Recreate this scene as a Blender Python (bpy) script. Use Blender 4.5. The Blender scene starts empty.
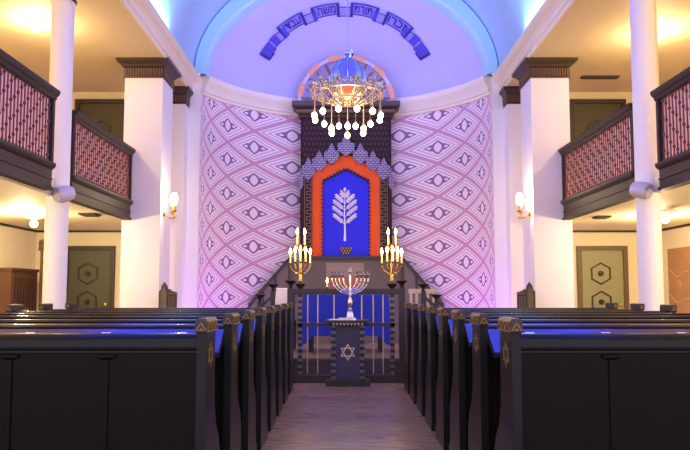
import bpy, bmesh, math, random
from math import sin, cos, pi, radians, sqrt
from mathutils import Vector, Matrix
random.seed(7)
S = bpy.context.scene
COL = S.collection
EYE = 1.30

# ---------------------------------------------------------------- materials
def lin(c):
    return tuple((v/255/12.92) if v/255 <= .04045 else ((v/255+.055)/1.055)**2.4 for v in c)
def mat(name, rgb, rough=.5, metal=0., noise=0., nscale=8., spec=.5, coat=0., emit=None, estr=0., bump=0.):
    m = bpy.data.materials.new(name); m.use_nodes = True
    nt = m.node_tree; b = nt.nodes['Principled BSDF']
    c = lin(rgb)+(1,)
    b.inputs['Base Color'].default_value = c
    b.inputs['Roughness'].default_value = rough
    b.inputs['Metallic'].default_value = metal
    b.inputs['Specular IOR Level'].default_value = spec
    b.inputs['Coat Weight'].default_value = coat
    if noise or bump:
        tc = nt.nodes.new('ShaderNodeTexCoord'); n = nt.nodes.new('ShaderNodeTexNoise')
        n.inputs['Scale'].default_value = nscale; n.inputs['Detail'].default_value = 4
        nt.links.new(tc.outputs['Object'], n.inputs['Vector'])
        if noise:
            mx = nt.nodes.new('ShaderNodeMix'); mx.data_type = 'RGBA'
            mx.inputs[6].default_value = tuple(v*(1-noise) for v in c[:3])+(1,)
            mx.inputs[7].default_value = tuple(min(1, v*(1+noise)) for v in c[:3])+(1,)
            nt.links.new(n.outputs['Fac'], mx.inputs[0]); nt.links.new(mx.outputs[2], b.inputs['Base Color'])
        if bump:
            bp = nt.nodes.new('ShaderNodeBump'); bp.inputs['Strength'].default_value = bump; bp.inputs['Distance'].default_value = .01
            nt.links.new(n.outputs['Fac'], bp.inputs['Height']); nt.links.new(bp.outputs[0], b.inputs['Normal'])
    if emit:
        b.inputs['Emission Color'].default_value = lin(emit)+(1,); b.inputs['Emission Strength'].default_value = estr
    return m
class NG:
    """small helper for math node chains"""
    def __init__(s, m): s.nt = m.node_tree; s.b = s.nt.nodes['Principled BSDF']
    def n(s, t): return s.nt.nodes.new(t)
    def l(s, a, b): s.nt.links.new(a, b)
    def m(s, op, a, b=0., c=0.):
        nd = s.n('ShaderNodeMath'); nd.operation = op
        for i, v in enumerate((a, b, c)):
            if isinstance(v, (int, float)): nd.inputs[i].default_value = v
            else: s.l(v, nd.inputs[i])
        return nd.outputs[0]
    def mix(s, f, a, b):
        nd = s.n('ShaderNodeMix'); nd.data_type = 'RGBA'
        for i, v in ((0, f), (6, a), (7, b)):
            if isinstance(v, (int, float)): nd.inputs[i].default_value = v
            elif isinstance(v, tuple): nd.inputs[i].default_value = v
            else: s.l(v, nd.inputs[i])
        return nd.outputs[2]

M = {}
M['plaster'] = mat('white_plaster', (240, 234, 236), .6, noise=.02, nscale=2)
M['cream'] = mat('cream_plaster', (240, 226, 188), .7, noise=.03, nscale=2)
M['cream_ceiling'] = mat('cream_ceiling_paint', (222, 202, 164), .7, noise=.03, nscale=2)
M['cornice'] = mat('cornice_plaster', (240, 228, 212), .6)
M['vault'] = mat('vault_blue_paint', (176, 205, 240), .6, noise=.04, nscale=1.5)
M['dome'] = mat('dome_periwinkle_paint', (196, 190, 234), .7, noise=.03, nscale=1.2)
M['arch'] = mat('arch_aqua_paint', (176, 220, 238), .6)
M['dark'] = mat('dark_stained_wood', (62, 45, 40), .4, noise=.25, nscale=12)
M['darkflat'] = mat('dark_trim_wood', (58, 42, 36), .5)
M['rail'] = mat('balcony_rail_wood', (44, 28, 28), .55, noise=.2, nscale=10)
M['fascia'] = mat('balcony_fascia_wood', (48, 30, 28), .55, noise=.2, nscale=6)
M['baluster'] = mat('baluster_wood', (112, 58, 48), .4)
M['bead'] = mat('baluster_bead', (72, 36, 34), .4)
M['backing'] = mat('balustrade_pink_panel', (246, 192, 176), .7)
M['pew'] = mat('pew_black_lacquer', (24, 18, 15), .38, noise=.25, nscale=5, spec=.12)
M['pewend'] = mat('pew_end_lacquer', (26, 25, 26), .36, noise=.2, nscale=5, spec=.3)
M['pewtop'] = mat('pew_polished_top', (18, 15, 15), .2, spec=.3)
M['ledge'] = mat('pew_ledge_gloss_reflection_tint', (30, 30, 58), .24, spec=1.0, coat=.35)  # dark lacquer, its base tinted blue for the vault's reflected light
M['ledge'].node_tree.nodes['Principled BSDF'].inputs['Specular Tint'].default_value = (.55, .55, 1, 1)  # blue sheen put into the tint, imitating the vault mirrored in the slope
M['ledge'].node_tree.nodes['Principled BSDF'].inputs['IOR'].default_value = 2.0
M['seat'] = mat('pew_seat_wood', (34, 30, 30), .35)
M['capwood'] = mat('pew_cap_wood', (58, 46, 40), .4)
M['gold'] = mat('gold_paint', (142, 112, 72), .45, metal=.1)
M['brass'] = mat('polished_brass', (214, 170, 84), .25, metal=1.)
M['palegold'] = mat('pale_gilt_silver', (226, 204, 170), .25, metal=.85)
M['goldline'] = mat('pale_gold_line', (246, 230, 196), .4)
M['silver'] = mat('polished_silver', (220, 214, 220), .22, metal=.9)
M['tag'] = mat('white_seat_tag', (225, 222, 225), .4)
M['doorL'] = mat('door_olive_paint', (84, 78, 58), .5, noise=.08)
M['doorR'] = mat('door_olive_paint_lit', (150, 146, 108), .5, noise=.08)  # same olive as the other door, brighter light put into the colour
M['doorU'] = mat('upper_door_olive', (76, 68, 46), .5, noise=.08)
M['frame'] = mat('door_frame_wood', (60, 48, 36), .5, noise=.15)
M['frameR'] = mat('door_frame_wood_lit', (104, 86, 58), .5, noise=.15)  # frame wood with the stronger light on this side put into its colour
M['mould'] = mat('door_moulding', (44, 36, 26), .45)
M['cab'] = mat('cabinet_brown_wood', (82, 48, 34), .4, noise=.3, nscale=14)
M['cabgroove'] = mat('cabinet_dark_groove', (42, 25, 20), .5)
M['standwood'] = mat('carved_stand_wood', (120, 92, 58), .5, noise=.3, nscale=20)
M['panel'] = mat('terracotta_painted_board', (176, 128, 88), .6, noise=.18, nscale=4)
M['panelline'] = mat('board_pale_motif', (206, 166, 120), .6)
M['carving'] = mat('chair_carving_wood', (96, 78, 66), .4, noise=.3, nscale=20)
M['chair'] = mat('carved_chair_wood', (58, 48, 50), .45, noise=.3, nscale=18)
M['arkdark'] = mat('ark_dark_brown', (50, 30, 34), .6, noise=.2, nscale=10, spec=.2)
M['arkdot'] = mat('ark_dot_relief', (84, 58, 66), .4)
M['arkbase'] = mat('ark_base_taupe', (100, 90, 80), .55, noise=.06)
M['arkpanel'] = mat('ark_centre_panel', (150, 130, 112), .55, noise=.06)
M['arkbrown'] = mat('ark_lower_brown', (160, 100, 62), .55)
M['coping'] = mat('dark_coping', (38, 30, 30), .45)
M['orange'] = mat('curtain_orange_velvet', (244, 98, 44), .75, noise=.06, nscale=6, spec=.2)
M['blue'] = mat('curtain_blue_panel', (56, 56, 224), .75, noise=.05, nscale=6, spec=.2)
M['navyedge'] = mat('curtain_dark_edging', (30, 18, 70), .7)
M['thread'] = mat('silver_embroidery', (244, 238, 244), .5)
M['goldthread'] = mat('gold_embroidery', (206, 160, 50), .45)
M['black'] = mat('black_paint', (20, 16, 18), .5)
M['cloth'] = mat('royal_blue_cloth', (38, 52, 176), .8, noise=.12, nscale=5, spec=.2)
M['bimah'] = mat('bimah_dark_wood', (52, 43, 47), .4, noise=.15, nscale=8)
M['bimahtop'] = mat('bimah_floor_wood', (104, 86, 84), .45, noise=.15, nscale=8)
M['riser'] = mat('bimah_riser_paint', (84, 74, 96), .45, noise=.1)
M['spindle'] = mat('pale_spindle', (206, 186, 172), .35, metal=.2)
M['lectern'] = mat('lectern_slate_paint', (74, 64, 92), .45, noise=.06)
M['finial'] = mat('dark_bronze_finial', (52, 38, 36), .3, metal=.3)
M['white'] = mat('white_cloth', (236, 230, 232), .8, noise=.03)
M['paper'] = mat('white_paper', (238, 234, 236), .7)
M['beige'] = mat('beige_painted_rail', (188, 176, 160), .5)
M['candle'] = mat('ivory_candle', (240, 226, 180), .5)
M['flame'] = mat('candle_bulb_glow', (255, 214, 120), .5, emit=(255, 205, 110), estr=40)
M['bulb'] = mat('chandelier_bulb_glow', (255, 236, 200), .4, emit=(255, 226, 170), estr=14)
M['sconceglow'] = mat('sconce_shade_glow', (255, 245, 215), .4, emit=(255, 236, 190), estr=9)
M['lampglow'] = mat('ceiling_lamp_glow', (255, 240, 200), .4, emit=(255, 226, 160), estr=12)
M['redglow'] = mat('red_lamp_glow', (240, 90, 60), .3, emit=(255, 80, 30), estr=1.6)
M['lampplate'] = mat('lamp_white_plate', (250, 240, 215), .4)
M['blueglass'] = mat('blue_glass_crown', (128, 130, 206), .15, metal=.3, coat=.4)
M['paleglass'] = mat('pale_blue_band', (140, 170, 226), .15, metal=.4)
M['speaker'] = mat('speaker_pale_grey', (196, 188, 204), .45)
M['speakergrille'] = mat('speaker_grille', (168, 158, 178), .6)
M['vent'] = mat('vent_dark_slot', (70, 52, 36), .6)
M['rayorange'] = mat('sunburst_orange_gilt', (232, 160, 120), .4)
M['raypink'] = mat('sunburst_pale_rim', (214, 186, 214), .5)
M['raydark'] = mat('sunburst_dark_ray', (132, 76, 96), .45)
M['wordpanel'] = mat('scroll_mid_lavender_paint', (140, 130, 224), .7, noise=.12)
M['ribbon'] = mat('scroll_lavender_paint', (158, 150, 228), .7, noise=.06)
M['ribbondark'] = mat('scroll_indigo_paint', (84, 72, 196), .7, noise=.1)
M['ink'] = mat('scroll_dark_ink', (52, 46, 138), .7)

# floor boards
m = mat('floor_boards', (84, 68, 78), .3, spec=.5); M['floor'] = m
g = NG(m); tc = g.n('ShaderNodeTexCoord')
br = g.n('ShaderNodeTexBrick'); br.offset = .5
br.inputs['Scale'].default_value = 1; br.inputs['Brick Width'].default_value = 1.3; br.inputs['Row Height'].default_value = .085
br.inputs['Mortar Size'].default_value = .003; br.inputs['Bias'].default_value = 0
br.inputs['Color1'].default_value = lin((158, 128, 118))+(1,); br.inputs['Color2'].default_value = lin((126, 100, 94))+(1,)
br.inputs['Mortar'].default_value = lin((40, 30, 34))+(1,)
g.l(tc.outputs['Object'], br.inputs['Vector'])
mp = g.n('ShaderNodeMapping'); mp.inputs['Scale'].default_value = (1.2, 14, 1); g.l(tc.outputs['Object'], mp.inputs[0])
nz = g.n('ShaderNodeTexNoise'); nz.inputs['Scale'].default_value = 2.5; nz.inputs['Detail'].default_value = 5; g.l(mp.outputs[0], nz.inputs['Vector'])
g.l(g.mix(g.m('MULTIPLY', nz.outputs['Fac'], .7), br.outputs['Color'], lin((88, 70, 68))+(1,)), g.b.inputs['Base Color'])
g.l(g.m('MULTIPLY_ADD', nz.outputs['Fac'], .3, .14), g.b.inputs['Roughness'])
bp = g.n('ShaderNodeBump'); bp.inputs['Strength'].default_value = .25; bp.inputs['Distance'].default_value = .01
g.l(nz.outputs['Fac'], bp.inputs['Height']); g.l(bp.outputs[0], g.b.inputs['Normal'])

# diamond stencilled wall (uses the wall's own UV map: u = stencil column, v = height / repeat)
m = mat('diamond_stencil_wall', (232, 216, 228), .65); M['stencil'] = m
g = NG(m); uv = g.n('ShaderNodeUVMap'); uv.uv_map = 'UVMap'; sp = g.n('ShaderNodeSeparateXYZ'); g.l(uv.outputs[0], sp.inputs[0])
u, v = sp.outputs[0], sp.outputs[1]
hu = g.m('MULTIPLY', u, .5)
s_, t_ = g.m('ADD', hu, v), g.m('SUBTRACT', hu, v)
a = g.m('SUBTRACT', s_, g.m('ROUND', s_)); b = g.m('SUBTRACT', t_, g.m('ROUND', t_))
aa, bb = g.m('ABSOLUTE', a), g.m('ABSOLUTE', b)
mm = g.m('MULTIPLY', g.m('MAXIMUM', aa, bb), 2.)
def band(x, lo, hi): return g.m('MULTIPLY', g.m('GREATER_THAN', x, lo), g.m('LESS_THAN', x, hi))
base = lin((246, 228, 232))+(1,); line = lin((206, 152, 178))+(1,); dk = lin((140, 98, 144))+(1,); thin = lin((198, 156, 184))+(1,)
c = g.mix(g.m('GREATER_THAN', mm, .885), base, line)
c = g.mix(band(mm, .735, .80), c, thin)
c = g.mix(band(mm, .545, .60), c, thin)
du = g.m('ABSOLUTE', g.m('ADD', a, b)); dv = g.m('ABSOLUTE', g.m('SUBTRACT', a, b))   # |du|, 2|dv| in cell units
def lens(w, h):
    return g.m('LESS_THAN', du, g.m('MULTIPLY', g.m('SUBTRACT', 1., g.m('POWER', g.m('DIVIDE', dv, h), 2.)), w))
c = g.mix(g.m('MULTIPLY', g.m('LESS_THAN', mm, .42), g.m('LESS_THAN', dv, .19)), c, dk)
sd = g.m('ADD', g.m('ABSOLUTE', g.m('SUBTRACT', du, .26)), dv)
c = g.mix(g.m('LESS_THAN', sd, .085), c, base)
c = g.mix(lens(.20, .44), c, dk)
c = g.mix(lens(.12, .33), c, base)
g.l(c, g.b.inputs['Base Color'])

# striped post (black / pale dashes going up)
def stripes(name, c1, c2, per):
    m = mat(name, c1, .4); g = NG(m); tc = g.n('ShaderNodeTexCoord'); sp = g.n('ShaderNodeSeparateXYZ'); g.l(tc.outputs['Object'], sp.inputs[0])
    f = g.m('LESS_THAN', g.m('FRACT', g.m('DIVIDE', sp.outputs[2], per)), .5)
    g.l(g.mix(f, lin(c1)+(1,), lin(c2)+(1,)), g.b.inputs['Base Color']); return m
M['dash'] = stripes('dashed_black_and_pale_paint', (34, 28, 32), (112, 102, 112), .09)
# dark panel with rows of small lozenges
m = mat('ark_lozenge_panel', (50, 30, 34), .6, spec=.2); M['arkdots'] = m
g = NG(m); tc = g.n('ShaderNodeTexCoord'); sp = g.n('ShaderNodeSeparateXYZ'); g.l(tc.outputs['Object'], sp.inputs[0])
rw = g.m('DIVIDE', sp.outputs[2], .145); par = g.m('MULTIPLY', g.m('FLOORED_MODULO', g.m('FLOOR', rw), 2.), .5)
fx = g.m('ABSOLUTE', g.m('SUBTRACT', g.m('FRACT', g.m('ADD', g.m('DIVIDE', sp.outputs[0], .105), par)), .5)); fz = g.m('ABSOLUTE', g.m('SUBTRACT', g.m('FRACT', rw), .5))
g.l(g.mix(g.m('LESS_THAN', g.m('ADD', g.m('MULTIPLY', fx, .105/.03), g.m('MULTIPLY', fz, .145/.045)), 1.), lin((50, 30, 34))+(1,), lin((86, 60, 70))+(1,)), g.b.inputs['Base Color'])
# pale brick-like facing of the ark canopy
m = mat('canopy_scale_facing', (160, 146, 176), .5); M['canopy'] = m
g = NG(m); tc = g.n('ShaderNodeTexCoord'); sp = g.n('ShaderNodeSeparateXYZ'); g.l(tc.outputs['Object'], sp.inputs[0]); cb = g.n('ShaderNodeCombineXYZ')
g.l(sp.outputs[0], cb.inputs[0]); g.l(sp.outputs[2], cb.inputs[1])
br = g.n('ShaderNodeTexBrick'); br.inputs['Scale'].default_value = 1; br.inputs['Brick Width'].default_value = .11; br.inputs['Row Height'].default_value = .06
br.inputs['Mortar Size'].default_value = .012
br.inputs['Color1'].default_value = lin((176, 164, 194))+(1,); br.inputs['Color2'].default_value = lin((150, 136, 172))+(1,); br.inputs['Mortar'].default_value = lin((92, 74, 106))+(1,)
g.l(cb.outputs[0], br.inputs['Vector']); g.l(br.outputs['Color'], g.b.inputs['Base Color'])

# ---------------------------------------------------------------- mesh helpers
class MB:
    def __init__(s): s.bm = bmesh.new()
    def box(s, x0, x1, y0, y1, z0, z1):
        vs = [s.bm.verts.new((x, y, z)) for z in (z0, z1) for y in (y0, y1) for x in (x0, x1)]
        for f in ((0, 2, 3, 1), (4, 5, 7, 6), (0, 1, 5, 4), (2, 6, 7, 3), (0, 4, 6, 2), (1, 3, 7, 5)):
            s.bm.faces.new([vs[i] for i in f])
        return s
    def loft(s, rings, close=True, cap=True):
        R = [[s.bm.verts.new(p) for p in r] for r in rings]; n = len(R[0])
        for A, B in zip(R, R[1:]):
            for i in range(n if close else n-1):
                j = (i+1) % n; s.bm.faces.new((A[i], A[j], B[j], B[i]))
        if cap and close:
            s.bm.faces.new(R[0][::-1]); s.bm.faces.new(R[-1])
        return s
    def lathe(s, prof, c=(0, 0, 0), n=16, axis='z'):
        rings = []
        for r, z in prof:
            ring = []
            for i in range(n):
                t = 2*pi*i/n; p = (r*cos(t), r*sin(t), z)
                if axis == 'y': p = (p[0], p[2], p[1])
                if axis == 'x': p = (p[2], p[0], p[1])
                ring.append((c[0]+p[0], c[1]+p[1], c[2]+p[2]))
            rings.append(ring)
        return s.loft(rings)
    def prism(s, poly, d0, d1, plane='xz', flip=None):
        """poly in a plane, pushed from d0 to d1 along the third axis"""
        def P(p, d): return {'xz': (p[0], d, p[1]), 'yz': (d, p[0], p[1]), 'xy': (p[0], p[1], d)}[plane]
        A = [s.bm.verts.new(P(p, d0)) for p in poly]; B = [s.bm.verts.new(P(p, d1)) for p in poly]; n = len(poly)
        fs = [s.bm.faces.new(A), s.bm.faces.new(B[::-1])]
        for i in range(n): s.bm.faces.new((A[i], B[i], B[(i+1) % n], A[(i+1) % n]))
        return s
    def tube(s, pts, r, n=8, closed=False):
        pts = [Vector(p) for p in pts]; rr = r if isinstance(r, (list, tuple)) else [r]*len(pts); rings = []
        k = len(pts); up = Vector((0, 0, 1))
        for i, p in enumerate(pts):
            if closed: t = pts[(i+1) % k]-pts[i-1]
            else: t = pts[min(i+1, k-1)]-pts[max(i-1, 0)]
            t.normalize()
            ref = up if abs(t.z) < .95 else Vector((1, 0, 0))
            a = t.cross(ref).normalized(); b = a.cross(t)
            rings.append([tuple(p+rr[i]*(a*cos(2*pi*j/n)+b*sin(2*pi*j/n))) for j in range(n)])
        if closed:
            rings.append(rings[0]); return s.loft(rings, cap=False)
        return s.loft(rings)
    def sphere(s, c, r, n=10, sx=1, sz=1):
        prof = [(max(1e-4, r*sin(pi*i/n)), -r*sz*cos(pi*i/n)) for i in range(n+1)]
        return s.lathe(prof, c, n+2)
    def build(s, name, m, parent=None, smooth=False, recalc=True, mods=None):
        bmesh.ops.remove_doubles(s.bm, verts=s.bm.verts, dist=1e-5)
        if recalc: bmesh.ops.recalc_face_normals(s.bm, faces=s.bm.faces)
        me = bpy.data.meshes.new(name); s.bm.to_mesh(me); s.bm.free()
        me.materials.append(m if not isinstance(m, str) else M[m])
        if smooth:
            for p in me.polygons: p.use_smooth = True
            me.set_sharp_from_angle(angle=radians(38))
        o = bpy.data.objects.new(name, me); COL.objects.link(o)
        if parent: o.parent = parent
        return o
def empty(name, loc=(0, 0, 0), rz=0.):
    o = bpy.data.objects.new(name, None); COL.objects.link(o); o.empty_display_size = .2
    o.location = loc; o.rotation_euler = (0, 0, rz); return o
def tag(o, label, cat, group=None):
    o['label'] = label; o['category'] = cat
    if group: o['group'] = group
    return o
def struct(o):
    o['kind'] = 'structure'; return o
KIDS = {}
def copy_tree(o, parent=None):
    c = o.copy(); COL.objects.link(c)
    if parent: c.parent = parent
    for ch in list(o.children): copy_tree(ch, c)
    return c
def hexagon(cx, cz, r): return [(cx+r*sin(pi*k/3), cz+r*cos(pi*k/3)) for k in range(6)]
def star_outline(mb, cx, cz, r, w, d0, d1, plane='xz'):
    """two interlaced triangles drawn as bars"""
    for o in (0, pi):
        P = [(cx+r*sin(o+2*pi*k/3), cz+r*cos(o+2*pi*k/3)) for k in range(3)]
        for i in range(3):
            p, q = Vector(P[i]), Vector(P[(i+1) % 3]); t = (q-p).normalized(); nn = Vector((-t.y, t.x))*w/2
            mb.prism([tuple(p-t*w*.4+nn), tuple(q+t*w*.4+nn), tuple(q+t*w*.4-nn), tuple(p-t*w*.4-nn)], d0, d1, plane)
    return mb

# ---------------------------------------------------------------- room dimensions
XW, YB = 7.46, 15.6            # side walls, end wall of the aisles
XB = 4.46                      # balcony front
Z1, Z2, ZC = 2.80, 3.12, 6.20  # balcony soffit, balcony floor, aisle ceiling
ZS = 6.56                      # springing of the vault
YF = -1.0
RA, YA, PH = 3.92, 13.95, 65.  # apse: radius, centre, half angle

struct(MB().box(-7.6, 7.6, YF, 18.2, -.1, 0).build('floor', 'floor'))
for sg, nm in ((-1, 'left'), (1, 'right')):
    struct(MB().box(*sorted((sg*XW, sg*(XW+.15))), YF, YB, 0, ZC+.1).build('wall_'+nm, 'cream'))
    # end wall of the aisle, up to the apse
    struct(MB().box(*sorted((sg*XW, sg*4.3)), YB, YB+.2, 0, ZC+.1).build('wall_back_'+nm, 'cream'))
    struct(MB().box(*sorted((sg*4.3, sg*3.57)), YB, YB+.2, 0, ZS).build('wall_front_'+nm, 'plaster'))
    struct(MB().box(*sorted((sg*XW, sg*3.80)), YF, YB, ZC, ZC+.12).build('ceiling_aisle_'+nm, 'cream_ceiling'))
    struct(MB().box(*sorted((sg*XW, sg*4.60)), YF, YB, Z1, Z2).build('ceiling_under_balcony_'+nm, 'cream'))
# dark line where walls meet the balcony soffit
n = 1
for sg in (-1, 1):
    struct(MB().box(*sorted((sg*XW, sg*4.62)), YB-.03, YB, Z1-.05, Z1).build('trim_%d' % n, 'darkflat')); n += 1
    struct(MB().box(*sorted((sg*XW, sg*(XW-.03))), YF, YB-.03, Z1-.05, Z1).build('trim_%d' % n, 'darkflat')); n += 1
# long crown moulding between the aisle ceiling and the vault
for sg in (-1, 1):
    prof = [(3.82, 6.19), (3.78, 6.19), (3.78, 6.26), (3.74, 6.28), (3.74, 6.36), (3.68, 6.42), (3.60, 6.46), (3.57, 6.50), (3.57, ZS+.02), (3.70, ZS+.03), (3.82, ZS+.03)]
    struct(MB().prism([(sg*x, z) for x, z in prof], YF, YB, 'xz').build('trim_%d' % n, 'cornice')); n += 1
# apse wall with stencilled diamonds
QA, QB = 2.01, 2.33
bm = bmesh.new(); uvl = bm.loops.layers.uv.new('UVMap')
def col_u(ph):
    e = 63.5-abs(ph)
    u = e/QB if e < 0 else (-QB+sqrt(QB*QB+4*QA*e))/(2*QA)
    return u if ph < 0 else 11-u if False else u
angs = [-PH+2*PH*i/130 for i in range(131)]; zs = [0, 2.0, 4.0, 6.2]
grid = [[bm.verts.new((RA*sin(radians(p)), YA+RA*cos(radians(p)), z)) for z in zs] for p in angs]
for i in range(130):
    for j in range(3):
        f = bm.faces.new((grid[i][j], grid[i+1][j], grid[i+1][j+1], grid[i][j+1])); f.smooth = True
        for lp, (a, z) in zip(f.loops, ((angs[i], zs[j]), (angs[i+1], zs[j]), (angs[i+1], zs[j+1]), (angs[i], zs[j+1]))):
            lp[uvl].uv = (col_u(a), (z-3.39)/.88+.5)
me = bpy.data.meshes.new('wall_apse'); bm.to_mesh(me); bm.free(); me.materials.append(M['stencil'])
o = bpy.data.objects.new('wall_apse', me); COL.objects.link(o); struct(o)
# apse cornice
prof = [(0, 6.14), (.05, 6.14), (.06, 6.20), (.10, 6.22), (.12, 6.34), (.20, 6.42), (.24, 6.50), (.24, 6.58), (0, 6.60)]
mb = MB(); rings = []
for i in range(81):
    ph = radians(-PH+2*PH*i/80)
    rings.append([((RA-r)*sin(ph), YA+(RA-r)*cos(ph), z) for r, z in prof])
mb.loft(rings); struct(mb.build('trim_%d' % n, 'cornice', smooth=True)); n += 1
# half dome over the apse (ellipsoid), chancel arch, vault
DB = 2.62
def dome_pt(x, z, off=0.):
    """point of the dome above (x, z), pulled inward by off"""
    q = 1-(x/RA)**2-((z-ZS)/DB)**2
    y = YA+RA*sqrt(max(q, 0)); p = Vector((x, y, z))
    nrm = Vector((x/RA**2, (y-YA)/RA**2, (z-ZS)/DB**2)).normalized()
    return p-nrm*off
mb = MB(); rings = []
for i in range(33):                       # elevation
    el = pi/2*i/32; rings.append([])
    for j in range(65):
        az = pi*j/64
        # directions: az sweeps across, el climbs; only the part beyond the arch is kept below
        rings[-1].append((RA*cos(el)*cos(az), YA+RA*cos(el)*sin(az), ZS+DB*sin(el)))
mb.loft(rings, close=False, cap=False)
bmesh.ops.bisect_plane(mb.bm, geom=mb.bm.verts[:]+mb.bm.edges[:]+mb.bm.faces[:], plane_co=(0, YB-.05, 0), plane_no=(0, -1, 0), clear_outer=True)
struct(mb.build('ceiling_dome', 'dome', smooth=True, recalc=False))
NA = 64
def ell(a, b, y): return [(a*cos(pi*k/NA), y, ZS+b*sin(pi*k/NA)) for k in range(NA+1)]
mb = MB(); A0, B0, A1, B1 = 3.40, 2.38, 3.70, 2.86
mb.loft([ell(A0, B0, YB+.15), ell(A0, B0, YB-.25), ell(A0+.03, B0+.05, YB-.30), ell(A1-.05, B1-.05, YB-.30), ell(A1, B1, YB-.24), ell(A1+.05, B1+.05, YB+.1)], close=False, cap=False)
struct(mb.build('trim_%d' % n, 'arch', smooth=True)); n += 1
mb = MB(); mb.loft([ell(A1, B1, YF), ell(A1, B1, 4), ell(A1, B1, 9), ell(A1, B1, YB-.2)], close=False, cap=False)
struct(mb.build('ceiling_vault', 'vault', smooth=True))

# ---------------------------------------------------------------- pillars, pilasters, columns (structure)
def rect(x0, x1, y0, y1, z): return [(x0, y0, z), (x1, y0, z), (x1, y1, z), (x0, y1, z)]
def capital(x0, x1, y0, y1, z0, z1, parent, fl):
    h = z1-z0; mb = MB()
    prof = [(.03, 0), (.035, .05), (.012, .06), (.012, .55), (.05, .62), (.07, .72), (.14, .84), (.15, .86), (.15, 1.0)]
    mb.loft([rect(x0-e*fl, x1+e*fl, y0-e*fl, y1+e*fl, z0+h*k) for e, k in prof])
    cap = mb.build('capital', 'dark', parent)
    mb = MB()
    za, zb = z0+h*.12, z0+h*.53
    w = .022
    k = int((x1-x0)/.05)
    for i in range(k):
        x = x0+(i+.5)*(x1-x0)/k
        mb.box(x-w/2, x+w/2, y0-.034, y0-.005, za, zb)
    k = max(2, int((y1-y0)/.05))
    for i in range(k):
        y = y0+(i+.5)*(y1-y0)/k
        mb.box(x0-.034, x0-.005, y-w/2, y+w/2, za, zb); mb.box(x1+.005, x1+.034, y-w/2, y+w/2, za, zb)
    mb.build('fluting', 'gold_dull', cap)
M['gold_dull'] = mat('dull_gilt_wood', (128, 92, 66), .45)
for sg in (-1, 1):
    x0, x1 = sorted((sg*3.87, sg*4.67))
    p = struct(empty('pillar', (0, 0, 0)))
    MB().box(x0, x1, 13.4, 14.2, 0, 5.83).build('shaft', 'plaster', p)
    capital(x0, x1, 13.4, 14.2, 5.81, 6.2, p, 1.)
    x0, x1 = sorted((sg*3.85, sg*4.26))
    p = struct(empty('pillar', (0, 0, 0)))
    MB().box(x0, x1, 15.25, 15.6, 0, 5.82).build('shaft', 'plaster', p)
    capital(x0, x1, 15.25, 15.6, 5.80, 6.2, p, .75)
    c = struct(empty('column', (-4.615, 10.24, 0) if sg < 0 else (4.575, 9.85, 0)))
    mb = MB(); mb.lathe([(.20, 0), (.20, .12), (.18, .16), (.174, .3), (.174, 5.93), (.19, 5.95), (.19, 5.98), (.174, 6.0)], n=32)
    mb.build('shaft', 'plaster', c, smooth=True)
    mb = MB(); mb.lathe([(.17, 6.0), (.21, 6.02), (.19, 6.05), (.19, 6.1), (.26, 6.15), (.26, 6.2)], n=32); mb.build('capital', 'dark', c, smooth=True)
c = struct(empty('column', (5.085, 10.6, 0)))
MB().lathe([(.085, Z2), (.085, ZC)], n=20).build('shaft', 'cream', c, smooth=True)

# ---------------------------------------------------------------- balcony fronts
BAL = None
def balcony(sg, y0, y1, label, dz=0., sz=1.):
    global BAL
    r = tag(empty('balcony_balustrade', (sg*XB, y0, Z1+dz)), label, 'balustrade', None); r.scale = (1, 1, sz)
    L = y1-y0; H = 1.48
    def X(a, b): return sorted((sg*a, sg*b))
    mb = MB(); prof = [(.15, 0), (0, 0), (0, .05), (.03, .06), (.03, .15), (.015, .16), (.015, .18), (.03, .19), (.03, .30), (-.01, .33), (-.03, .36), (-.03, .40), (.15, .40)]
    mb.prism([(sg*x, z) for x, z in prof], 0, L, 'xz'); mb.build('fascia', 'fascia', r)
    mb = MB(); prof = [(.13, 1.34), (.02, 1.34), (.0, 1.36), (.0, 1.39), (-.03, 1.41), (-.05, 1.45), (-.05, 1.48), (.16, 1.48)]
    mb.prism([(sg*x, z) for x, z in prof], -.03, L+.03, 'xz'); mb.build('top_rail', 'rail', r)
    MB().box(*X(.085, .105), .02, L-.02, .40, 1.35).build('backing_panel', 'backing', r)
    for y in (.0, L-.07):
        MB().box(*X(.01, .08), y, y+.07, .40, 1.34).build('end_post', 'rail', r)
    k = int(L/.094)
    for i in range(k):
        y = .09+(L-.18)*(i+.5)/k
        ph = i % 3
        if BAL is None: BAL = {}
        if ph not in BAL:
            pr = [(.016, .40), (.018, .44), (.0105, .47)]
            for q in range(4):
                z = .56+.245*q+(0, .085, -.06)[ph]
                pr += [(.0105, z-.026), (.022, z-.009), (.022, z+.009), (.0105, z+.026)]
            pr += [(.0105, 1.345)]
            b = MB().lathe(pr, n=8).build('baluster', 'baluster', r, smooth=True); BAL[ph] = b
        else:
            b = BAL[ph].copy(); COL.objects.link(b); b.parent = r
        b.location = (sg*.045, y, 0)
balcony(-1, 3.2, 9.74, 'dark balcony front with turned balusters, standing before the column on the brown cabinet side', .04, 1.04)
balcony(-1, 10.46, 13.38, 'dark balcony front between white column and pillar, above the brown cabinet side')
balcony(1, 3.2, 9.30, 'dark balcony front with turned balusters, before the column on the painted board side', -.03, .985)
balcony(1, 10.07, 13.38, 'dark balcony front between white column and pillar, above the painted board side')

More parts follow.
